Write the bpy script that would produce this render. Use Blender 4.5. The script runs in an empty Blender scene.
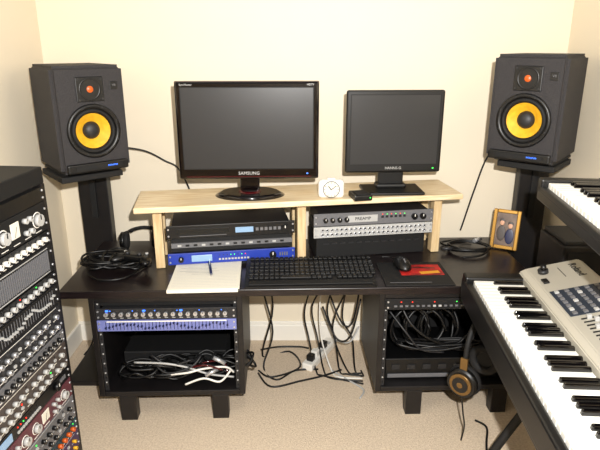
import bpy, bmesh, math, random
from mathutils import Matrix, Vector, Euler
R=random.Random(7)
rad=math.radians
# ------------------------------------------------ materials
def lin(c):
    return tuple(((x/255)/12.92 if x/255<=.04045 else (((x/255)+.055)/1.055)**2.4) for x in c)
MATS={}
def mat(name,rgb,rough=.5,metal=0,noise=None,bump=None,emit=0,coat=0,spec=.5):
    if name in MATS: return MATS[name]
    m=bpy.data.materials.new(name); m.use_nodes=True
    nt=m.node_tree; p=nt.nodes['Principled BSDF']
    c=lin(rgb)+(1,)
    p.inputs['Base Color'].default_value=c
    p.inputs['Roughness'].default_value=rough
    p.inputs['Metallic'].default_value=metal
    p.inputs['Specular IOR Level'].default_value=spec
    p.inputs['Coat Weight'].default_value=coat
    if emit:
        p.inputs['Emission Color'].default_value=c; p.inputs['Emission Strength'].default_value=emit
    if noise or bump:
        tc=nt.nodes.new('ShaderNodeTexCoord')
    if noise:
        rgb2,scale=noise[0],noise[1]
        n=nt.nodes.new('ShaderNodeTexNoise'); n.inputs['Scale'].default_value=scale; n.inputs['Detail'].default_value=6
        mp=nt.nodes.new('ShaderNodeMapping')
        if len(noise)>2: mp.inputs['Scale'].default_value=noise[2]
        nt.links.new(tc.outputs['Object'],mp.inputs[0]); nt.links.new(mp.outputs[0],n.inputs[0])
        r=nt.nodes.new('ShaderNodeValToRGB'); r.color_ramp.elements[0].position=.38; r.color_ramp.elements[1].position=.64
        r.color_ramp.elements[0].color=c; r.color_ramp.elements[1].color=lin(rgb2)+(1,)
        nt.links.new(n.outputs['Fac'],r.inputs[0]); nt.links.new(r.outputs[0],p.inputs['Base Color'])
    if bump:
        n2=nt.nodes.new('ShaderNodeTexNoise'); n2.inputs['Scale'].default_value=bump[0]; n2.inputs['Detail'].default_value=5
        nt.links.new(tc.outputs['Object'],n2.inputs[0])
        b=nt.nodes.new('ShaderNodeBump'); b.inputs['Strength'].default_value=bump[1]; b.inputs['Distance'].default_value=bump[2]
        nt.links.new(n2.outputs['Fac'],b.inputs['Height']); nt.links.new(b.outputs[0],p.inputs['Normal'])
    MATS[name]=m; return m
WALL=mat('wall_paint',(236,225,203),.8,noise=((234,222,199),1.5),bump=(180,.06,.002))
CARPET=mat('carpet_pile',(226,208,184),.95,noise=((208,188,163),130),bump=(260,.7,.007))
TRIM=mat('white_trim',(244,240,230),.45)
BLACKWOOD=mat('black_brown_wood',(15,10,11),.3,noise=((32,24,25),14,(1,12,12)))
CAB=mat('cabinet_black',(13,11,12),.45,noise=((21,18,19),30))
BLK=mat('black_plastic',(10,10,11),.38)
MBLK=mat('matte_black',(5,5,6),.7)
GBLK=mat('gloss_black',(6,5,6),.08,coat=.5)
RUB=mat('rubber_cable',(6,6,7),.45)
DG=mat('dark_grey',(34,34,36),.5)
KEYC=mat('keycap_black',(18,18,19),.45)
GR=mat('mid_grey',(105,105,108),.45)
LG=mat('light_grey',(180,180,178),.4)
SILV=mat('silver_panel',(182,177,164),.35,metal=.15)
ALU=mat('aluminium',(200,202,206),.3,metal=.7)
WHT=mat('white_plastic',(235,232,224),.35)
IVORY=mat('key_white',(240,238,230),.25)
CREAM=mat('paper',(226,222,208),.8)
PINE=mat('pine_wood',(234,217,184),.5,noise=((216,190,148),7,(1.2,10,10)))
PINE2=mat('pine_leg',(220,196,154),.5,noise=((204,174,128),10,(8,8,1)))
SPK=mat('speaker_texture',(41,39,41),.7,noise=((60,58,59),380),bump=(400,.6,.003),spec=.35)
YEL=mat('yellow_cone',(238,184,40),.5,noise=((224,166,32),60))
ORG=mat('tweeter_dome',(206,92,30),.35)
RED=mat('red_cloth',(190,26,20),.6,noise=((120,14,14),18))
YRED=mat('yellow_print',(216,150,36),.6)
DRED=mat('dark_red_gloss',(70,4,10),.12,coat=.4)
RBLK=mat('piano_black_red',(9,4,5),.12,coat=.3)
BLUE=mat('blue_panel',(34,58,160),.4)
BLUEG=mat('lavender_panel',(116,124,184),.4,metal=.1)
NAVY=mat('navy_panel',(22,30,70),.4)
MAR=mat('maroon_panel',(92,48,56),.45)
PURP=mat('purple_panel',(62,40,80),.45)
TEAL=mat('teal_panel',(26,62,72),.45)
BRN=mat('brown_panel',(70,62,58),.5)
SCREEN=mat('lcd_screen',(44,44,45),.3,spec=.5)
LEDR=mat('led_red',(255,50,30),.4,emit=1.2)
LEDG=mat('led_green',(70,255,90),.4,emit=1.0)
LEDB=mat('led_blue',(60,120,255),.4,emit=2)
DISP=mat('lcd_display',(130,160,190),.2,emit=.3)
DARKD=mat('dark_display',(50,56,66),.15)
GOLD=mat('gold_frame',(172,130,60),.35,metal=.6)
BRONZE=mat('dark_bronze',(120,92,52),.35,metal=.6)
PHOTO=mat('photo_print',(84,66,58),.4,noise=((120,100,84),22))
SKIN=mat('photo_skin_tone',(210,160,130),.5)
GLASSY=mat('dark_window',(20,24,26),.1)
CUSH=mat('ear_cushion',(14,13,14),.8)
# ------------------------------------------------ builder
class B:
    def __init__(s,name,loc=(0,0,0),rotz=0,rot=None):
        s.name=name; s.bm=bmesh.new(); s.mats=[]
        s.M=Matrix.Translation(loc)@(Euler(rot).to_matrix().to_4x4() if rot else Matrix.Rotation(rad(rotz),4,'Z'))
    def mi(s,m):
        if m not in s.mats: s.mats.append(m)
        return s.mats.index(m)
    def put(s,t,m,M=None,smooth=False):
        i=s.mi(m)
        if M is not None: bmesh.ops.transform(t,matrix=M,verts=t.verts)
        for f in t.faces:
            f.material_index=i
            if smooth: f.smooth=True
        me=bpy.data.meshes.new('t'); t.to_mesh(me); t.free(); s.bm.from_mesh(me); bpy.data.meshes.remove(me)
    def box(s,c,d,m,bev=0,rot=None,seg=2,taper=None):
        t=bmesh.new(); bmesh.ops.create_cube(t,size=1)
        for v in t.verts:
            v.co=Vector((v.co.x*d[0],v.co.y*d[1],v.co.z*d[2]))
            if taper and v.co.z>0: v.co.x*=taper[0]; v.co.y*=taper[1]
        if bev: bmesh.ops.bevel(t,geom=t.edges[:],offset=bev,segments=seg,affect='EDGES',profile=.5)
        M=Matrix.Translation(c)
        if rot: M=M@Euler([rad(a) for a in rot]).to_matrix().to_4x4()
        s.put(t,m,M)
    def bx(s,x0,x1,y0,y1,z0,z1,m,bev=0):
        s.box(((x0+x1)/2,(y0+y1)/2,(z0+z1)/2),(x1-x0,y1-y0,z1-z0),m,bev)
    def cyl(s,c,r,h,m,axis='Z',r2=None,seg=24,bev=0,rot=None):
        t=bmesh.new(); bmesh.ops.create_cone(t,cap_ends=True,segments=seg,radius1=r,radius2=r if r2 is None else r2,depth=h)
        if bev: bmesh.ops.bevel(t,geom=[e for e in t.edges if len([f for f in e.link_faces if len(f.verts)>4])],offset=bev,segments=2,affect='EDGES')
        for f in t.faces: f.smooth=len(f.verts)==4
        A={'Z':Matrix.Identity(4),'Y':Matrix.Rotation(rad(90),4,'X'),'X':Matrix.Rotation(rad(90),4,'Y')}[axis]
        if rot: A=Euler([rad(a) for a in rot]).to_matrix().to_4x4()@A
        s.put(t,m,Matrix.Translation(c)@A)
    def sph(s,c,d,m,seg=20,rot=None):
        t=bmesh.new(); bmesh.ops.create_uvsphere(t,u_segments=seg,v_segments=seg//2,radius=1)
        M=Matrix.Translation(c)
        if rot: M=M@Euler([rad(a) for a in rot]).to_matrix().to_4x4()
        s.put(t,m,M@Matrix.Diagonal((d[0],d[1],d[2],1)),True)
    def lathe(s,c,prof,m,axis='Y',seg=36):
        t=bmesh.new(); rings=[]
        for r,h in prof:
            rings.append([t.verts.new((r*math.cos(2*math.pi*k/seg),-h,r*math.sin(2*math.pi*k/seg))) if axis=='Y' else t.verts.new((r*math.cos(2*math.pi*k/seg),r*math.sin(2*math.pi*k/seg),h)) for k in range(seg)])
        for a,b in zip(rings,rings[1:]):
            for k in range(seg):
                t.faces.new((a[k],a[(k+1)%seg],b[(k+1)%seg],b[k]))
        bmesh.ops.recalc_face_normals(t,faces=t.faces[:])
        s.put(t,m,Matrix.Translation(c),True)
    def poly(s,pts,vec,m,bev=0):
        t=bmesh.new(); vs=[t.verts.new(p) for p in pts]; f=t.faces.new(vs)
        r=bmesh.ops.extrude_face_region(t,geom=[f]); vv=[v for v in r['geom'] if isinstance(v,bmesh.types.BMVert)]
        bmesh.ops.translate(t,verts=vv,vec=Vector(vec)); bmesh.ops.recalc_face_normals(t,faces=t.faces[:])
        if bev: bmesh.ops.bevel(t,geom=t.edges[:],offset=bev,segments=2,affect='EDGES')
        s.put(t,m)
    def tube(s,pts,r,m,seg=8,sub=6,closed=False):
        P=[Vector(p) for p in pts]; n=len(P); out=[]
        rng=range(n if closed else n-1)
        for i in rng:
            p0=P[(i-1)%n] if (closed or i>0) else P[0]; p1=P[i]; p2=P[(i+1)%n]; p3=P[(i+2)%n] if (closed or i+2<n) else P[-1]
            for k in range(sub):
                u=k/sub; out.append(.5*((2*p1)+(-p0+p2)*u+(2*p0-5*p1+4*p2-p3)*u*u+(-p0+3*p1-3*p2+p3)*u**3))
        if not closed: out.append(P[-1])
        t=bmesh.new(); rings=[]; N=len(out); up=Vector((0,0,1)); prev=None
        for i in range(N):
            if closed: tan=out[(i+1)%N]-out[i-1]
            else: tan=out[min(i+1,N-1)]-out[max(i-1,0)]
            if tan.length<1e-9: tan=Vector((0,0,1))
            tan.normalize()
            if prev is None: a=tan.cross(up); a=a if a.length>.01 else tan.cross(Vector((1,0,0)))
            else: a=prev-tan*prev.dot(tan)
            a.normalize(); prev=a; b2=tan.cross(a)
            rings.append([t.verts.new(out[i]+r*(a*math.cos(2*math.pi*k/seg)+b2*math.sin(2*math.pi*k/seg))) for k in range(seg)])
        for i in range(N if closed else N-1):
            a=rings[i]; b=rings[(i+1)%N]
            for k in range(seg): t.faces.new((a[k],a[(k+1)%seg],b[(k+1)%seg],b[k]))
        if not closed: t.faces.new(rings[0]); t.faces.new(rings[-1])
        bmesh.ops.recalc_face_normals(t,faces=t.faces[:])
        s.put(t,m,None,True)
    def text(s,txt,c,size,m,rot=(90,0,0),ext=.0006):
        cu=bpy.data.curves.new('t','FONT'); cu.body=txt; cu.size=size; cu.extrude=ext; cu.align_x='CENTER'; cu.align_y='CENTER'; cu.resolution_u=2
        o=bpy.data.objects.new('t',cu); bpy.context.collection.objects.link(o)
        me=bpy.data.meshes.new_from_object(o.evaluated_get(bpy.context.evaluated_depsgraph_get()))
        t=bmesh.new(); t.from_mesh(me)
        bpy.data.objects.remove(o); bpy.data.curves.remove(cu); bpy.data.meshes.remove(me)
        s.put(t,m,Matrix.Translation(c)@Euler([rad(a) for a in rot]).to_matrix().to_4x4())
    def obj(s,o,m):
        bpy.context.view_layer.update()
        me=bpy.data.meshes.new_from_object(o.evaluated_get(bpy.context.evaluated_depsgraph_get()))
        t=bmesh.new(); t.from_mesh(me); bpy.data.meshes.remove(me); s.put(t,m)
    def done(s):
        me=bpy.data.meshes.new(s.name); s.bm.to_mesh(me); s.bm.free()
        for m in s.mats: me.materials.append(m)
        o=bpy.data.objects.new(s.name,me); bpy.context.collection.objects.link(o); o.matrix_world=s.M
        return o
# ------------------------------------------------ room
XL,XR,YB=-1.056,1.095,2.40
def room():
    b=B('floor'); b.bx(XL-.1,XR+.1,-1.7,YB+.1,-.05,0,CARPET); b.done()
    b=B('wall_back'); b.bx(XL-.1,XR+.1,YB,YB+.1,0,2.4,WALL); b.done()
    b=B('wall_left'); b.bx(XL-.1,XL,-1.6,YB,0,2.4,WALL); b.done()
    b=B('wall_right'); b.bx(XR,XR+.1,-1.6,YB,0,2.4,WALL); b.done()
    b=B('wall_front'); b.bx(XL-.1,XR+.1,-1.7,-1.6,0,2.4,WALL); b.done()
    b=B('baseboard_back'); b.bx(XL,XR,YB-.014,YB,0,.085,TRIM,.004); b.bx(XL,XR,YB-.009,YB,.085,.10,TRIM,.003); b.done()
    b=B('baseboard_left'); b.bx(XL,XL+.014,-1.6,YB-.014,0,.095,TRIM,.004); b.done()
    b=B('baseboard_right'); b.bx(XR-.014,XR,-1.6,YB-.014,0,.095,TRIM,.004); b.done()
room()
# ------------------------------------------------ rack unit (front faces -Y at y=0)
def knob(b,x,z,r,m,y=0,cap=None):
    b.cyl((x,y-.007,z),r,.013,m,'Y',seg=12)
    b.box((x,y-.0138,z+r*.5),(r*.25,.001,r*.8),(WHT if m in (BLK,DG,MBLK,RED,NAVY) else BLK) if cap is None else cap)
def unit(b,x0,z0,w,h,m,style,y=0,depth=.22,km=None,seed=1,led=None,label=None,lab=WHT):
    r=random.Random(seed); km=km or BLK
    b.bx(x0+.02,x0+w-.02,y+.003,y+depth,z0+.002,z0+h-.002,DG)
    b.bx(x0,x0+w,y-.004,y+.004,z0+.001,z0+h-.001,m,.001)
    for ex in (x0+.008,x0+w-.008):
        for ez in ((z0+h*.25,z0+h*.75)): b.cyl((ex,y-.005,ez),.0035,.004,ALU,'Y',seg=8)
    Y=y-.004; ix0=x0+.025; iw=w-.05; zc=z0+h/2
    def ledm(): return led or r.choice([LEDR,LEDG,DG,DG])
    if style=='knobs':
        n=int(iw/.026)
        for i in range(n):
            x=ix0+iw*(i+.5)/n
            knob(b,x,zc+h*.06,min(.0075,h*.2),km,Y)
            b.box((x,Y-.0005,z0+h*.16),(.012,.001,.002),lab)
            if i%3==0: b.box((x+.013,Y-.001,z0+h*.8),(.003,.002,.003),ledm())
    elif style=='knobs2':
        n=int(iw/.030)
        for j in (.28,.68):
            for i in range(n):
                x=ix0+iw*(i+.5)/n
                if (i+int(j*10))%5==3:
                    b.box((x,Y-.002,z0+h*j),(.009,.005,.007),LG); b.box((x,Y-.001,z0+h*(j+.13)),(.004,.002,.004),ledm())
                else: knob(b,x,z0+h*j,h*.085,km,Y)
                b.box((x,Y-.0005,z0+h*(j-.15)),(.014,.001,.0018),lab)
        b.box((x0+w/2,Y-.0004,z0+h*.95),(iw,.001,.0012),lab)
    elif style=='bigknobs':
        n=max(3,int(iw/.052))
        for i in range(n):
            x=ix0+iw*(i+.5)/n
            if i%4==1:
                b.box((x,Y-.001,zc+h*.05),(.038,.003,h*.5),CREAM,.001); b.box((x,Y-.0028,zc),(.001,.001,h*.35),BLK,rot=(0,25,0))
            elif i%4==2:
                for k in (-1,1):
                    for l in (-1,1): knob(b,x+k*.012,zc+l*h*.2,h*.09,km,Y)
            else: knob(b,x,zc,h*.2,km,Y); b.lathe((x,Y,zc),[(h*.27,0),(h*.27,.001),(h*.235,.001)],lab,seg=16)
            b.box((x,Y-.0005,z0+h*.1),(.03,.001,.002),lab)
    elif style=='faders':
        n=int(iw/.0125)
        for i in range(n):
            x=ix0+iw*(i+.5)/n; b.box((x,Y-.0005,zc),(.0018,.001,h*.72),MBLK if m is not MBLK and m is not BLK else GR)
            b.box((x,Y-.004,zc+h*.28*(math.sin(i*.5+seed)*.6+r.uniform(-.3,.3))),(.006,.008,.005),km)
    elif style=='vents':
        n=int(iw/.009)
        for i in range(n): b.box((ix0+iw*(i+.5)/n,Y-.0015,zc),(.003,.004,h*.7),km)
        for k in (-.42,.42): b.box((x0+w/2,Y-.001,zc+h*k),(iw,.002,.002),lab)
    elif style=='display':
        b.box((x0+w*.26,Y-.001,zc),(w*.16,.003,h*.55),DISP if led is None else led,.0006)
        for i in range(10): b.box((x0+w*.4+i*.012,Y-.002,zc-h*.15),(.008,.004,.006),LG)
        for i in range(8): b.box((x0+w*.4+i*.014,Y-.001,zc+h*.2),(.003,.002,.003),ledm())
        knob(b,x0+w*.82,zc,h*.3,km,Y); knob(b,x0+w*.1,zc,h*.22,km,Y)
        for i in range(4): b.box((x0+w*.88+i*.009,Y-.001,zc),(.005,.003,h*.3),GR)
    elif style=='jacks':
        n=int(iw/.0185)
        for j in (.3,.7):
            for i in range(n):
                x=ix0+iw*(i+.5)/n; b.lathe((x,Y,z0+h*j),[(.0068,0),(.0068,.003),(.0038,.003),(.0038,.0005)],ALU,seg=10); b.cyl((x,Y-.0008,z0+h*j),.0038,.001,MBLK,'Y',seg=8)
    elif style=='buttons':
        for i in range(int(iw/.02)):
            b.box((ix0+.01+i*.02,Y-.002,zc-h*.12),(.010,.005,.006),r.choice([LG,GR,GR]))
            if r.random()<.3: b.box((ix0+.01+i*.02,Y-.001,zc+h*.22),(.004,.002,.003),ledm())
    elif style=='deck':
        b.box((x0+w*.28,Y-.001,zc+h*.05),(w*.4,.002,h*.35),GLASSY); b.box((x0+w*.28,Y-.002,zc-h*.3),(w*.36,.002,.002),GR)
        b.box((x0+w*.6,Y-.0015,zc),(w*.14,.002,h*.4),DISP)
        for i in range(6): b.box((x0+w*.7+i*.017,Y-.002,zc),(.011,.005,h*.22),GR)
        knob(b,x0+w*.92,zc,h*.24,km,Y)
    if label: b.text(label,(x0+w*.17,Y-.001,zc+h*.05),h*.36,lab)
# ------------------------------------------------ desk + cabinets
DL=(0,1.80,0); DR=1.9
def desk():
    b=B('desk',DL,DR)
    b.bx(-.84,.87,0,.525,.512,.54,BLACKWOOD,.003)
    b.bx(-.81,.85,.49,.51,.44,.512,BLACKWOOD,.002)
    b.done()
desk()
def cabinet(x0,x1,legs,fill):
    b=B('rack_cabinet',DL,DR); z0,z1=.105,.511; y0,y1=.012,.40; t=.02
    b.bx(x0,x0+t,y0,y1,z0,z1,CAB,.002); b.bx(x1-t,x1,y0,y1,z0,z1,CAB,.002)
    b.bx(x0+t,x1-t,y0,y1,z0,z0+t,CAB,.002); b.bx(x0+t,x1-t,y0,y1,z1-t,z1,CAB,.002)
    b.bx(x0+t,x1-t,y1-.01,y1,z0+t,z1-t,MBLK)
    for xx in (x0+t,x1-t-.014):
        b.bx(xx,xx+.014,y0+.012,y0+.016,z0+t,z1-t,DG)
        for i in range(18): b.cyl((xx+.007,y0+.0115,z0+.035+i*.02),.003,.002,LG if i%2 else MBLK,'Y',seg=8)
    for lx in legs:
        b.bx(lx-.03,lx+.03,y0+.0,y0+.045,0,z0,CAB,.002); b.bx(lx-.03,lx+.03,y1-.06,y1-.015,0,z0,CAB,.002)
    fill(b,x0+t,x1-t,y0,z0+t,z1-t)
    b.done()
def coil(b,c,rx,ry,n,m,r,seed,h=.015,plane='XY',jit=.22):
    q=random.Random(seed); pts=[]
    for i in range(n*7):
        a=i*2*math.pi/7; k=1+q.uniform(-jit,jit)
        u=rx*k*math.cos(a); v=ry*k*math.sin(a); w=h*q.random()+h*i/(n*7)
        pts.append((c[0]+u,c[1]+v,c[2]+w) if plane=='XY' else (c[0]+u,c[1]+w,c[2]+v))
    b.tube(pts,r,m,6,4)
def fillL(b,x0,x1,y,z0,z1):
    w=x1-x0-.006; X=x0+.003
    unit(b,X,.425,w,.044,DG,'knobs',y=y,km=ALU,seed=3,led=LEDB,lab=LG)
    for i in range(3): b.box((X+.04+i*.13,y-.006,.461),(.010,.003,.005),LEDB)
    unit(b,X,.379,w,.044,BLUEG,'faders',y=y,km=NAVY,seed=5)
    b.box((X+w/2,y-.0048,.379+.039),(w*.86,.001,.004),WHT)
    b.bx(X,X+w,y+.02,y+.2,.470,.488,MBLK)
    b.bx(X+.03,X+w-.06,y+.16,y+.34,z0+.001,z0+.075,MBLK,.004)
def fillR(b,x0,x1,y,z0,z1):
    w=x1-x0-.006; X=x0+.003
    unit(b,X,.447,w,.044,MBLK,'buttons',y=y,seed=9,depth=.2)
    b.bx(X+.02,X+w-.02,y+.05,y+.3,.126,.215,BLK,.004)
    for i in range(6): b.box((X+.06+i*.06,y+.048,.18),(.03,.004,.02),DG)
    b.bx(X+.03,X+.32,y+.045,y+.05,.135,.15,GR,.001)
cabinet(-.745,-.205,(-.645,-.30),fillL)
cabinet(.285,.81,(.435,.765),fillR)
b=B('audio_cable_coil',DL,DR)
for i in range(5): coil(b,(-.60+.085*i,.08+.012*i,.135),.075,.045,4,RUB,.0045,20+i,.045)
coil(b,(-.47,.08,.16),.1,.04,2,DG,.004,31,.05); coil(b,(-.33,.06,.16),.07,.03,1,DRED,.0035,32,.04)
b.tube([(-.62,.06,.22),(-.5,.04,.225),(-.42,.05,.20),(-.34,.05,.17),(-.25,.06,.15)],.004,LG)
b.tube([(-.50,.05,.17),(-.42,.03,.19),(-.36,.04,.2),(-.28,.05,.20),(-.25,.06,.17)],.004,WHT)
b.tube([(-.43,.03,.14),(-.36,.03,.165),(-.30,.03,.15),(-.26,.04,.19)],.004,WHT)
b.cyl((-.30,.04,.235),.008,.05,ALU,'X',seg=12,rot=(0,30,0)); b.cyl((-.33,.03,.19),.007,.05,ALU,'X',seg=12,rot=(0,-20,20))
b.done()
b=B('audio_cable_coil',DL,DR)
for i in range(3): coil(b,(.43+.055*i,.09,.315),.075,.085,3,RUB,.006,41+i,.04,'XZ',.12)
coil(b,(.55,.08,.232),.16,.03,4,RUB,.005,45,.03); b.tube([(.38,.1,.43),(.42,.06,.36),(.5,.05,.3),(.6,.07,.27),(.68,.1,.34)],.006,RUB)
b.tube([(.34,.1,.4),(.4,.05,.33),(.46,.05,.26),(.55,.06,.24)],.004,DG)
b.done()
# ------------------------------------------------ shelf riser + gear (local frame)
SL=(-.595,1.912,0); SR=9.3
b=B('desk_shelf',SL,SR)
b.bx(0,1.25,0,.255,.778,.80,PINE,.004)
for lx in (.075,.62,1.175):
    b.bx(lx-.017,lx+.017,.06,.10,.541,.778,PINE2,.003); b.bx(lx-.017,lx+.017,.20,.235,.541,.778,PINE2,.003)
b.bx(.06,1.19,.236,.25,.73,.778,PINE2,.002)
b.done()
b=B('rack_effects_unit',SL,SR)
unit(b,.105,.556,.485,.046,BLUE,'display',y=.05,depth=.19,seed=11,lab=WHT); b.bx(.13,.57,.06,.24,.541,.556,MBLK)
b.done()
b=B('rack_recorder',SL,SR)
unit(b,.105,.66,.485,.052,BLK,'deck',y=.05,depth=.19,seed=12); b.bx(.12,.58,.06,.23,.604,.66,MBLK); b.bx(.12,.58,.052,.06,.622,.64,GR)
for i in range(14): b.box((.15+i*.03,.051,.631),(.014,.003,.007),BLK if i%3 else LG)
b.done()
b=B('patch_bay',SL,SR)
unit(b,.665,.632,.485,.046,LG,'jacks',y=.05,depth=.19,seed=13); b.bx(.68,1.13,.07,.24,.541,.632,MBLK,.003)
for i in range(12): b.box((.72+i*.034,.068,.60),(.02,.004,.006),DG)
b.done()
b=B('rack_preamp',SL,SR)
unit(b,.665,.68,.485,.052,GR,'plain',y=.05,depth=.19,seed=14,km=BLK)
for i in range(4): knob(b,.71+i*.028,.706,.009,BLK,.046)
b.box((.86,.045,.706),(.12,.002,.028),LG,.0005); b.text('PREAMP',(.86,.0435,.706),.018,BLK)
for i in range(6): b.box((.94+i*.018,.044,.71),(.010,.004,.008),DG); b.box((.94+i*.018,.0445,.72),(.003,.002,.003),LEDG if i%2 else LEDR)
for i in range(2): knob(b,1.07+i*.035,.706,.012,BLK,.046)
b.done()
# ------------------------------------------------ monitors
def monitor(name,loc,rz,w,h,zc,bez,edge,frame,basez,brand,oval=True):
    b=B(name,loc,rz)
    b.box((0,0,zc),(w,.022,h),frame,.008,seg=3)
    if edge:
        b.box((0,.006,zc),(w+.003,.010,h+.003),edge,.005,seg=3)
        b.box((0,-.0093,zc-h/2+.010),(w*.9,.005,.004),edge,.0015)
    b.box((0,.03,zc),(w*.75,.045,h*.7),BLK,.015)
    bz=bez*1.9
    x0,x1=-w/2+bez,w/2-bez; z0,z1=zc-h/2+bz,zc+h/2-bez
    b.bx(x0,x1,-.0125,-.008,z0,z1,SCREEN)
    for (a,c,d,e) in ((x0-.003,x1+.003,z0-.003,z0),(x0-.003,x1+.003,z1,z1+.003),(x0-.003,x0,z0,z1),(x1,x1+.003,z0,z1)):
        b.bx(a,c,-.0135,-.008,d,e,MBLK)
    b.text(brand,(0,-.0135,zc-h/2+bz*.55),bez*.8,LG)
    b.box((w*.42,-.0125,zc-h/2+bz*.5),(.006,.002,.004),LEDB if edge else LEDG)
    if edge:
        b.text('SyncMaster',(-w*.42,-.012,zc+h/2-bez*.5),.010,LG); b.text('HDTV',(w*.44,-.012,zc+h/2-bez*.5),.010,LG)
    nb=zc-h/2+.02
    b.box((0,.03,(nb+basez)/2+.01),(.075 if oval else .10,.025,nb-basez+.03),frame,.006)
    if oval:
        t=bmesh.new(); bmesh.ops.create_cone(t,cap_ends=True,segments=40,radius1=1,radius2=.82,depth=1)
        for f in t.faces: f.smooth=len(f.verts)==4
        b.put(t,frame,Matrix.Translation((0,.01,basez+.008))@Matrix.Diagonal((.134,.092,.014,1)))
        b.lathe((0,.01,basez+.0155),[(.045,0),(.042,.003),(.03,.004)],DRED,'Z')
    else:
        b.box((0,.0,basez+.006),(.235,.15,.012),frame,.005,seg=3); b.box((0,.03,basez+.018),(.12,.06,.02),frame,.008)
    return b.done()
monitor('widescreen_monitor',(-.193,2.09,0),2,.525,.36,1.048,.022,DRED,RBLK,.8005,'SAMSUNG')
monitor('lcd_monitor',(.362,2.16,0),3,.374,.315,1.035,.018,None,BLK,.8005,'HANNS-G',False)
b=B('alarm_clock',(.118,2.065,.8005),0)
b.box((0,0,.035),(.098,.04,.07),WHT,.014,seg=3)
b.lathe((0,-.02,.036),[(.032,0),(.032,.004),(.029,.004)],GR); b.cyl((0,-.021,.036),.029,.003,CREAM,'Y')
for i in range(12):
    a=i*math.pi/6; b.box((.025*math.sin(a),-.023,.036+.025*math.cos(a)),(.002,.001,.004),BLK,rot=(0,math.degrees(a),0))
b.box((-.006,-.0235,.042),(.003,.001,.018),BLK,rot=(0,-35,0)); b.box((.008,-.0235,.042),(.0024,.001,.024),BLK,rot=(0,50,0))
b.box((0,0,.073),(.03,.016,.006),WHT,.002); b.done()
b=B('external_hard_drive',(.228,2.05,.8005),12); b.box((0,0,.011),(.07,.085,.022),BLK,.005,rot=(0,0,0)); b.box((0,-.005,.0225),(.045,.05,.002),DG); b.box((.025,-.043,.012),(.004,.002,.003),LEDG); b.done()
# ------------------------------------------------ speakers
def speaker(loc,rz,h):
    w,d=.258,.28
    b=B('studio_monitor_speaker',loc,rz)
    me=bpy.data.meshes.new('c'); t=bmesh.new(); bmesh.ops.create_cube(t,size=1)
    for v in t.verts: v.co=Vector((v.co.x*w,v.co.y*d,v.co.z*h+h/2))
    for v in t.verts:
        if v.co.y>0: v.co.x*=.93
    bmesh.ops.bevel(t,geom=t.edges[:],offset=.014,segments=3,affect='EDGES'); t.to_mesh(me); t.free()
    o=bpy.data.objects.new('c',me); bpy.context.collection.objects.link(o)
    cuts=[]; wz=h*.395; tz=h*.785
    for (x,z,r,dp) in ((0,wz,.083,.05),(0,tz,.034,.018)):
        m2=bpy.data.meshes.new('k'); t=bmesh.new(); bmesh.ops.create_cone(t,cap_ends=True,segments=40,radius1=r,radius2=r,depth=dp*2)
        bmesh.ops.transform(t,matrix=Matrix.Translation((x,-d/2,z))@Matrix.Rotation(rad(90),4,'X'),verts=t.verts); t.to_mesh(m2); t.free()
        k=bpy.data.objects.new('k',m2); bpy.context.collection.objects.link(k); cuts.append(k)
        md=o.modifiers.new('b','BOOLEAN'); md.object=k; md.operation='DIFFERENCE'; md.solver='EXACT'
    b.obj(o,SPK)
    for k in cuts+[o]: bpy.data.objects.remove(k)
    F=-d/2
    b.lathe((0,F,wz),[(.097,0),(.097,.006),(.092,.009),(.084,.009),(.080,.003)],BLK)
    for i in range(8):
        a=i*math.pi/4+.39; b.cyl((.089*math.cos(a),F-.0095,wz+.089*math.sin(a)),.0035,.003,DG,'Y',seg=8)
    b.lathe((0,F,wz),[(.081,.0),(.077,.006),(.070,.007),(.066,.002),(.063,-.006)],MBLK)
    b.lathe((0,F,wz),[(.063,-.006),(.052,-.014),(.032,-.028),(.026,-.033)],YEL)
    b.lathe((0,F,wz),[(.032,-.028),(.029,-.020),(.02,-.013),(.008,-.010),(.0005,-.0095)],DG)
    b.box((0,F-.002,tz),(.098,.006,.086),BLK,.0025)
    b.lathe((0,F-.004,tz),[(.040,0),(.038,.003),(.033,.001),(.022,-.008),(.017,-.010)],BLK)
    b.lathe((0,F-.004,tz),[(.0195,-.010),(.016,-.002),(.009,.003),(.0005,.004)],ORG,seg=20)
    b.cyl((0,F-.0015,tz),.034,.001,BLK,'Y')
    for sx in (-1,1):
        for sz in (-1,1): b.cyl((sx*.041,F-.006,tz+sz*.035),.004,.003,DG,'Y',seg=8)
    b.box((.088,F-.001,tz+.01),(.028,.004,.028),BLK,.001); b.text('V8',(.088,F-.0035,tz+.011),.012,GR)
    b.box((0,F-.006,.020),(.225,.020,.034),BLK,.006); b.box((0,F-.0165,.022),(.17,.002,.014),MBLK)
    b.text('MONITOR',(.05,F-.0178,.022),.008,LEDB,ext=.0003)
    b.box((0,.02,-.006),(w*.85,d*.8,.012),MBLK,.003)
    b.box((0,d/2+.003,.18),(.17,.01,.24),BLK,.002)
    return b.done()
speaker((-.835,2.14,.908),40,.378); speaker((.893,2.14,.945),-40,.378)
def stand(colx,spx,ztop,cx,bx0,bx1,pw):
    b=B('speaker_stand',(colx,2.348,0),0)
    off=spx-colx
    b.box((off,-.215,ztop-.011),(pw,pw,.022),MBLK,.003,rot=(0,0,cx))
    b.box((off*.4,-.10,ztop-.034),(.10,.21,.024),MBLK,.002)
    b.box((0,.0,(ztop-.022)/2+.012),(.125,.05,ztop-.046),CAB,.003)
    b.box((-.0,-.028,.30+ztop/2),(.025,.012,ztop-.68),MBLK,.002)
    b.bx(bx0,bx1,-.335,.03,0,.022,CAB,.003)
    b.done()
stand(-.885,-.845,.896,40,-.085,.085,.23)
stand(.995,.905,.933,-40,-.11,.065,.21)
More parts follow.
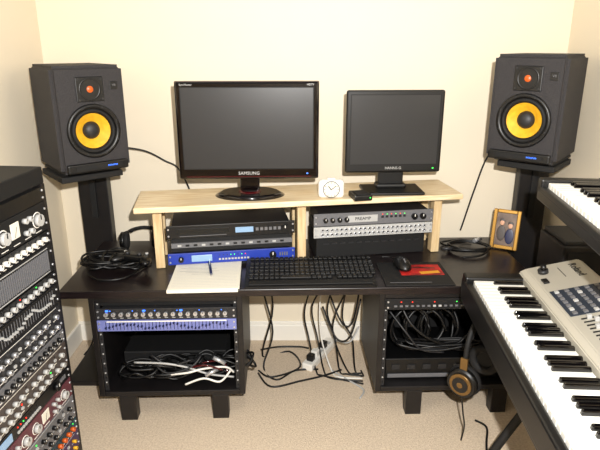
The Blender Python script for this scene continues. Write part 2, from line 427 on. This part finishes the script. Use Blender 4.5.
# ------------------------------------------------ things on desk
DZ=.5405
b=B('computer_keyboard',(.035,1.916,DZ),2.5)
b.poly([(-.235,-.115,0),(-.235,-.115,.008),(-.235,.10,.03),(-.235,.115,.028),(-.235,.115,0)],(.47,0,0),BLK,.003)
sl=math.atan2(.022,.215)
for r_ in range(6):
    y=-.055+r_*.027+(0.008 if r_==5 else 0); z=.0085+(y+.115)*math.tan(sl)+.004
    x=-.222
    while x<.222:
        wk=.0185
        if r_==0 and -.12<x<-.02: wk=.115
        if not (.075<x<.083 or .138<x<.146):
            b.box((x+wk/2,y,z),(wk-.003,.021,.009),KEYC if r_<5 else BLK,.0018,rot=(math.degrees(sl),0,0),seg=1)
        x+=wk
b.box((0,-.09,.013),(.44,.03,.006),MBLK,.002,rot=(math.degrees(sl),0,0)); b.text('keyboard',(0.1,.108,.0315),.008,GR,rot=(6,0,0))
b.done()
b=B('notepad',(-.345,1.918,DZ),3)
b.box((0,0,.006),(.245,.308,.012),CREAM,.001); b.box((.002,-.002,.0135),(.247,.306,.003),CREAM,.001,rot=(0,0,1)); b.box((0,.145,.0145),(.245,.018,.005),LG,.001)
for i in range(20): b.box((.002,.125-i*.0135,.0152),(.225,.0009,.0003),LG)
for i in range(11): b.box((-.03+R.uniform(-.01,.01),.112-i*.0135,.0153),(R.uniform(.06,.15),.0018,.0003),GR)
b.done()
b=B('ballpoint_pen',(-.335,1.94,DZ+.020),0)
b.cyl((0,0,0),.0048,.12,NAVY,'Y',seg=12,rot=(0,0,12)); b.cyl((.0137,-.066,0),.0048,.014,ALU,'Y',r2=.001,seg=12,rot=(0,0,12)); b.cyl((-.0137,.066,0),.003,.012,ALU,'Y',seg=12,rot=(0,0,12)); b.box((-.008,.04,.005),(.002,.035,.002),ALU,rot=(0,0,12)); b.done()
b=B('mouse_pad',(.425,1.93,DZ),2)
b.box((0,0,.002),(.25,.22,.004),MBLK,.0015); b.box((.03,.03,.0042),(.16,.10,.0008),RED); b.box((.06,.005,.0048),(.075,.022,.0005),YRED,rot=(0,0,8)); b.box((.045,.05,.0048),(.09,.008,.0005),BLK,rot=(0,0,-6))
b.box((-.03,-.085,.0044),(.15,.003,.0005),GR); b.done()
b=B('computer_mouse',(.39,1.99,DZ+.0055),10)
t=bmesh.new(); bmesh.ops.create_uvsphere(t,u_segments=24,v_segments=14,radius=1)
for v in t.verts:
    if v.co.z<0: v.co.z*=.12
    v.co.x*=(.9+.1*abs(v.co.y))
    v.co=Vector((v.co.x*.033,v.co.y*.058,v.co.z*.034+.004))
b.put(t,BLK,None,True); b.box((0,-.025,.034),(.006,.022,.006),GR,.002,rot=(20,0,0)); b.box((0,-.03,.0315),(.001,.04,.002),MBLK,rot=(25,0,0))
b.tube([(0,.055,.008),(-.01,.075,.006),(-.02,.09,.006),(-.05,.10,.006)],.002,RUB)
b.done()
# headphones
def headphones(name,loc,rot,s=1,acc=GR,cable=None):
    b=B(name,loc,rot=[rad(a) for a in rot])
    pts=[]
    for i in range(13):
        a=math.pi*i/12; pts.append((.075*s*math.cos(a),0,.085*s+.085*s*math.sin(a)))
    pts=[(.08*s,0,.03*s)]+pts+[(-.08*s,0,.03*s)]
    b.tube(pts,.0075*s,MBLK,8,3); b.tube([(p[0]*.93,p[1],.0+p[2]*.97) for p in pts[3:-3]],.0095*s,CUSH,8,3)
    for sx in (-1,1):
        b.cyl((sx*.082*s,0,.0),.042*s,.022*s,BLK,'X',bev=.004*s); b.cyl((sx*.095*s,0,0),.031*s,.006*s,acc,'X',bev=.001); b.cyl((sx*.0985*s,0,0),.022*s,.002*s,BLK,'X'); b.cyl((sx*.0998*s,0,0),.008*s,.002*s,acc,'X')
        pp=[(sx*.066*s,.034*s*math.cos(k*math.pi/6),.034*s*math.sin(k*math.pi/6)) for k in range(12)]
        b.tube(pp,.012*s,CUSH,8,3,closed=True); b.cyl((sx*.068*s,0,0),.03*s,.004*s,MBLK,'X')
        b.box((sx*.083*s,0,.05*s),(.008*s,.02*s,.05*s),acc,.002)
    if cable: b.tube(cable,.0028,RUB)
    b.done()
headphones('headphones',(.615,1.715,.268),(0,0,50),1.25,BRONZE,[(-.10,0,-.045),(-.095,-.01,-.12),(-.07,-.01,-.19),(-.06,0,-.26)])
b=B('instrument_cable_coil',(.70,2.185,DZ))
coil(b,(0,0,.006),.085,.065,4,RUB,.0045,71,.012,jit=.07); b.tube([(-.08,.0,.014),(-.10,.06,.012),(-.03,.10,.008),(.04,.09,.008)],.0045,RUB)
b.cyl((-.095,-.03,.018),.008,.045,DG,'X',seg=12); b.cyl((.05,.05,.028),.008,.045,ALU,'X',seg=12,rot=(0,0,40)); b.tube([(.07,-.04,.012),(.02,-.09,.01),(-.05,-.10,.006)],.0045,RUB)
b.done()
# picture frame
b=B('picture_frame',(.845,2.19,DZ+.003),rot=(rad(-12),0,rad(-28)))
W,H,T=.108,.165,.015
for (x,z,w,h) in ((-W/2+T/2,H/2,T,H),(W/2-T/2,H/2,T,H),(0,T/2,W-2*T,T),(0,H-T/2,W-2*T,T)): b.box((x,0,z),(w,.014,h),GOLD,.003)
b.box((0,.003,H/2),(W-T,.006,H-T),PHOTO)
for (x,z) in ((-.016,.11),(.018,.10)):
    b.sph((x,-.0005,z),(.009,.0012,.012),SKIN,12); b.sph((x,-.0002,z+.008),(.011,.0012,.01),BRN,12); b.sph((x,-.0002,z-.045),(.018,.0012,.033),BRN if x<0 else NAVY,12)
b.box((0,.035,H*.42),(.03,.003,H*.82),MBLK,rot=(26,0,0))
b.done()
# pile of cables and gamepad on left of desk
b=B('cable_pile',(-.70,2.03,DZ))
for i in range(5): coil(b,(R.uniform(-.05,.06),R.uniform(-.06,.06),.006),.07+R.uniform(-.01,.02),.07,3,RUB,.0045,50+i,.02)
b.tube([(-.08,-.12,.006),(-.02,-.17,.006),(.06,-.15,.006),(.1,-.05,.006),(.12,.0,.006)],.004,RUB)
b.done()
headphones('headphones',(-.665,2.205,DZ+.040),(-90+3,0,10),.85,BLK,None)
b=B('gamepad',(-.625,1.985,DZ+.03),-15)
b.box((0,0,.018),(.10,.05,.028),BLK,.012,seg=3)
for sx in (-1,1): b.sph((sx*.055,-.02,.016),(.022,.042,.016),BLK,rot=(0,0,sx*25)); b.cyl((sx*.025,-.012,.036),.009,.012,DG); b.cyl((sx*.045,.008,.033),.006,.006,LG,seg=12)
b.done()
# ------------------------------------------------ outboard rack tower at left
b=B('rack_tower',(-.75,1.60,0),90-5)
w=.53; HT=1.02; dp=.245
b.bx(-w,0,.0,dp,0,.06,CAB,.003); b.bx(-w,0,.0,dp,HT-.05,HT,MBLK,.004)
b.bx(-w,-w+.018,0,dp,.06,HT-.05,CAB,.002); b.bx(-.018,0,0,dp,.06,HT-.05,CAB,.002); b.bx(-w+.018,-.018,dp-.01,dp,.06,HT-.05,MBLK)
z=HT-.053
spec=[('plain',.044,BLK,LG,GR),('bigknobs',.088,MBLK,LG,WHT),('knobs',.044,BLK,WHT,WHT),('vents',.088,MBLK,GR,LG),('knobs',.044,BLK,LG,GR),('faders',.066,MBLK,LG,LG),
('knobs2',.088,DG,ALU,WHT),('knobs',.044,GR,BLK,WHT),('knobs2',.088,BRN,LG,CREAM),('display',.044,BLK,BLK,WHT),('bigknobs',.066,MAR,LG,WHT),('knobs2',.088,GR,BLK,LG),('knobs',.044,TEAL,ORG,WHT),('knobs2',.066,PURP,YEL,LG),('knobs',.03,NAVY,RED,LG)]
for i,(st,h,m,km,lb) in enumerate(spec):
    if z-h<.06: break
    z-=h; unit(b,-w+.02,z,w-.04,h-.001,m,st,y=0,depth=.2,km=km,seed=60+i,lab=lb)
b.done()
# ------------------------------------------------ synth keyboards
def keys(b,x0,n,z,y0,L,ww=.0236,start=0):
    pat=[0,1,1,0,1,1,1]
    for i in range(n):
        x=x0+i*ww; b.box((x+ww/2,y0+L/2,z-.008),(ww-.0014,L,.018),IVORY,.0015,seg=1)
        if pat[(i+start)%7] and i>0:
            b.box((x,y0+L*.36+L*.32,z+.006),(.0125,L*.62,.014),GBLK,.003,seg=2,taper=(.8,.95))
def synth1():
    b=B('stage_piano',(.545,1.735,0),-93.2)
    L=1.33; D=.385; zb=.53; zk=.622
    b.bx(0,L,0,.205,zb,.602,BLK,.006)
    b.bx(0,L,-.002,.022,zb+.01,.615,BLK,.006)
    b.bx(0,.05,.0,.19,.60,.632,BLK,.006); b.bx(L-.05,L,0,.19,.60,.632,BLK,.006)
    keys(b,.052,51,zk,.025,.152,.0238,5)
    b.bx(0,L,.182,D,zb,.612,SILV,.006)
    S=.24; z0=.648
    b.poly([(0,.184,.60),(0,.184,.636),(0,.205,z0),(0,D-.02,z0+(D-.225)*S),(0,D,z0+.03),(0,D,.60)],(L,0,0),SILV,.003)
    a=math.degrees(math.atan(S))
    def pt(x,y,dz=0): return (x,y,z0+(y-.205)*S+dz)
    def pbox(x,y,w,d,h,m,bev=0): b.box(pt(x,y,h/2),(w,d,h),m,bev,rot=(a,0,0))
    b.text('Roland',pt(.075,.335,.001),.034,BLK,rot=(a,0,0))
    pbox(.075,.29,.07,.002,.001,DG)
    b.cyl(pt(.055,.24,.006),.016,.012,DG,rot=(a,0,0)); b.cyl(pt(.055,.24,.018),.009,.02,BLK,rot=(a,0,0))
    pbox(.27,.285,.16,.15,.002,DARKD,.001)
    for i in range(7):
        for j in range(5): pbox(.205+i*.022,.228+j*.028,.013,.012,.006,GR if (i*3+j)%5 else LG,.001)
    for i in range(3): pbox(.21+i*.03,.352,.004,.003,.004,LEDR)
    for i in range(4): b.cyl(pt(.375+i*.024,.345,.008),.007,.016,BLK,seg=14)
    for i in range(8):
        pbox(.372+i*.018,.265,.003,.07,.003,MBLK); pbox(.372+i*.018,.25+.012*(i%3),.010,.012,.012,LG,.001)
    pbox(.62,.285,.17,.12,.004,BLK,.001); pbox(.62,.287,.135,.09,.006,DISP,.001)
    for i in range(10):
        for j in range(4): pbox(.76+i*.024,.235+j*.032,.016,.013,.006,LG,.001)
    pbox(.12,.225,.03,.018,.006,BLK,.002)
    b.done()
synth1()
def synth2():
    b=B('synthesizer_keyboard',(.678,1.555,-.013),-96.5)
    L=.98; D=.29; zb=.948; zk=1.002
    b.bx(0,L,0,D,zb,.982,BLK,.006); b.bx(0,.035,0,.165,.975,1.012,BLK,.005); b.bx(L-.035,L,0,.165,.975,1.012,BLK,.005)
    b.bx(0,L,0,.016,.975,.992,BLK,.004)
    keys(b,.036,38,zk,.018,.135,.0238,0)
    b.poly([(0,.157,.975),(0,.157,1.01),(0,.18,1.022),(0,D-.01,1.036),(0,D,1.02),(0,D,.975)],(L,0,0),DG,.003)
    for i in range(24):
        for j in range(3):
            if (i+j)%4: b.box((.06+i*.035,.19+j*.032,1.028+j*.004),(.014,.01,.006),LG,.001)
            else: b.cyl((.06+i*.035,.19+j*.032,1.03+j*.004),.007,.014,GR,seg=12)
    b.done()
synth2()
b=B('keyboard_stand',(.545,1.735,0),-93.2)
for x in (.25,1.08):
    b.bx(x-.02,x+.02,.02,.36,.495,.529,MBLK,.004)
    b.tube([(x,.04,.02),(x,.17,.28),(x,.30,.50)],.014,MBLK,10); b.tube([(x,.34,.02),(x,.2,.28),(x,.05,.50)],.014,MBLK,10)
    b.bx(x-.018,x+.018,.0,.10,0,.022,MBLK,.003); b.bx(x-.018,x+.018,.29,.39,0,.022,MBLK,.003)
    b.bx(x-.015,x+.015,.392,.42,.02,.933,MBLK,.004); b.bx(x-.015,x+.015,.17,.415,.912,.934,MBLK,.004)
b.tube([(.25,.2,.28),(1.08,.2,.28)],.012,MBLK,8)
b.done()
b=B('subwoofer',(.985,1.89,0),0)
b.box((0,0,.35),(.17,.20,.70),CAB,.006); b.box((0,-.102,.5),(.14,.004,.36),MBLK,.002); b.lathe((0,-.104,.5),[(.06,0),(.06,.006),(.05,.008),(.045,.002),(.02,-.0)],DG)
b.box((0,0,.7075),(.15,.18,.015),DG,.003); b.done()
# ------------------------------------------------ cables, power strip
b=B('power_strip',(.09,2.24,0),-28)
b.box((0,0,.017),(.05,.26,.034),WHT,.006)
for i in range(5): b.box((0,-.09+i*.042,.0345),(.028,.026,.002),LG)
for i in (0,1,3): b.box((0,-.09+i*.042,.048),(.03,.03,.03),BLK if i!=1 else WHT,.004)
b.done()
b=B('cable_bundle')
def fc(pts,r=.0042,m=RUB): b.tube(pts,r,m,6,6)
fl=.006
fc([(-.15,2.20,.50),(-.16,2.22,.35),(-.12,2.20,.15),(-.16,2.15,fl),(-.10,2.05,fl),(-.02,2.12,fl),(.08,2.13,fl)])
fc([(-.17,2.26,.5),(-.12,2.25,.25),(-.17,2.24,fl),(-.05,2.28,fl),(.0,2.15,fl),(-.12,2.07,fl),(-.18,2.12,fl)])
fc([(-.18,2.1,fl),(-.12,2.0,fl),(0,2.04,fl),(.1,2.08,fl),(.18,2.12,.01)])
fc([(-.18,2.27,.02),(-.1,2.32,fl),(.0,2.32,fl),(.04,2.3,.01)])
for i in range(6):
    x=.04+i*.034
    fc([(x+.03,2.27,.50),(x+.02+.03*math.sin(i*2),2.27,.38),(x-.02,2.26,.22+.03*math.sin(i)),(x+.04*math.sin(i*3),2.25,.09),(x+.03,2.12,fl),(x+.06,2.08+.02*math.sin(i*5),fl),(.265,2.02+.02*i,fl)],.0038,WHT if i in (2,) else RUB)
fc([(.12,2.25,.34),(.18,2.2,.2),(.23,2.2,.2),(.265,2.22,.4)]); fc([(.1,2.25,.25),(.16,2.2,.12),(.22,2.18,.14),(.265,2.22,.3)])
fc([(.16,2.25,.08),(.22,2.2,.1),(.262,2.23,.16)],.004,LG)
fc([(.14,2.12,fl),(.2,2.05,fl),(.26,1.98,fl),(.24,1.92,fl)],.004,LG)
b.done()
b=B('power_cable'); b.tube([(-.955,2.385,.52),(-.97,2.385,.38),(-.945,2.385,.22),(-.975,2.34,.03),(-.985,2.25,fl)],.004,RUB); b.done()
b=B('speaker_cable'); b.tube([(-.78,2.28,.96),(-.66,2.34,.93),(-.58,2.37,.88),(-.52,2.37,.84),(-.47,2.385,.70),(-.45,2.385,.56)],.0035,RUB); b.done()
b=B('speaker_cable'); b.tube([(.86,2.33,.98),(.80,2.36,.90),(.76,2.37,.75),(.73,2.385,.6),(.72,2.385,.56)],.0035,RUB); b.done()
b=B('keyboard_cable'); b.tube([(.66,1.78,.008),(.69,1.74,.008),(.665,1.66,fl),(.64,1.58,fl),(.61,1.5,fl),(.54,1.44,fl)],.004,RUB); b.done()
# ------------------------------------------------ camera, light
cam=bpy.data.cameras.new('camera'); co=bpy.data.objects.new('camera',cam); bpy.context.collection.objects.link(co)
co.location=(0,0,1.36); co.rotation_euler=(rad(72),0,0); cam.sensor_width=36; cam.lens=33.6; cam.clip_start=.02
bpy.context.scene.camera=co
def area(name,loc,rot,size,power,col):
    l=bpy.data.lights.new(name,'AREA'); l.size=size; l.energy=power; l.color=col
    o=bpy.data.objects.new(name,l); o.location=loc; o.rotation_euler=[rad(a) for a in rot]; bpy.context.collection.objects.link(o)
area('camera_flash',(.10,-.02,1.50),(76,0,0),.03,66,(1,.98,.95))
area('overhead_fill',(0,.6,2.35),(0,0,0),.6,8,(1,.95,.88))  # soft fill light added overhead
w=bpy.data.worlds.new('world'); bpy.context.scene.world=w; w.use_nodes=True
w.node_tree.nodes['Background'].inputs[0].default_value=(1,.97,.93,1); w.node_tree.nodes['Background'].inputs[1].default_value=.36
bpy.context.scene.view_settings.view_transform='Standard'
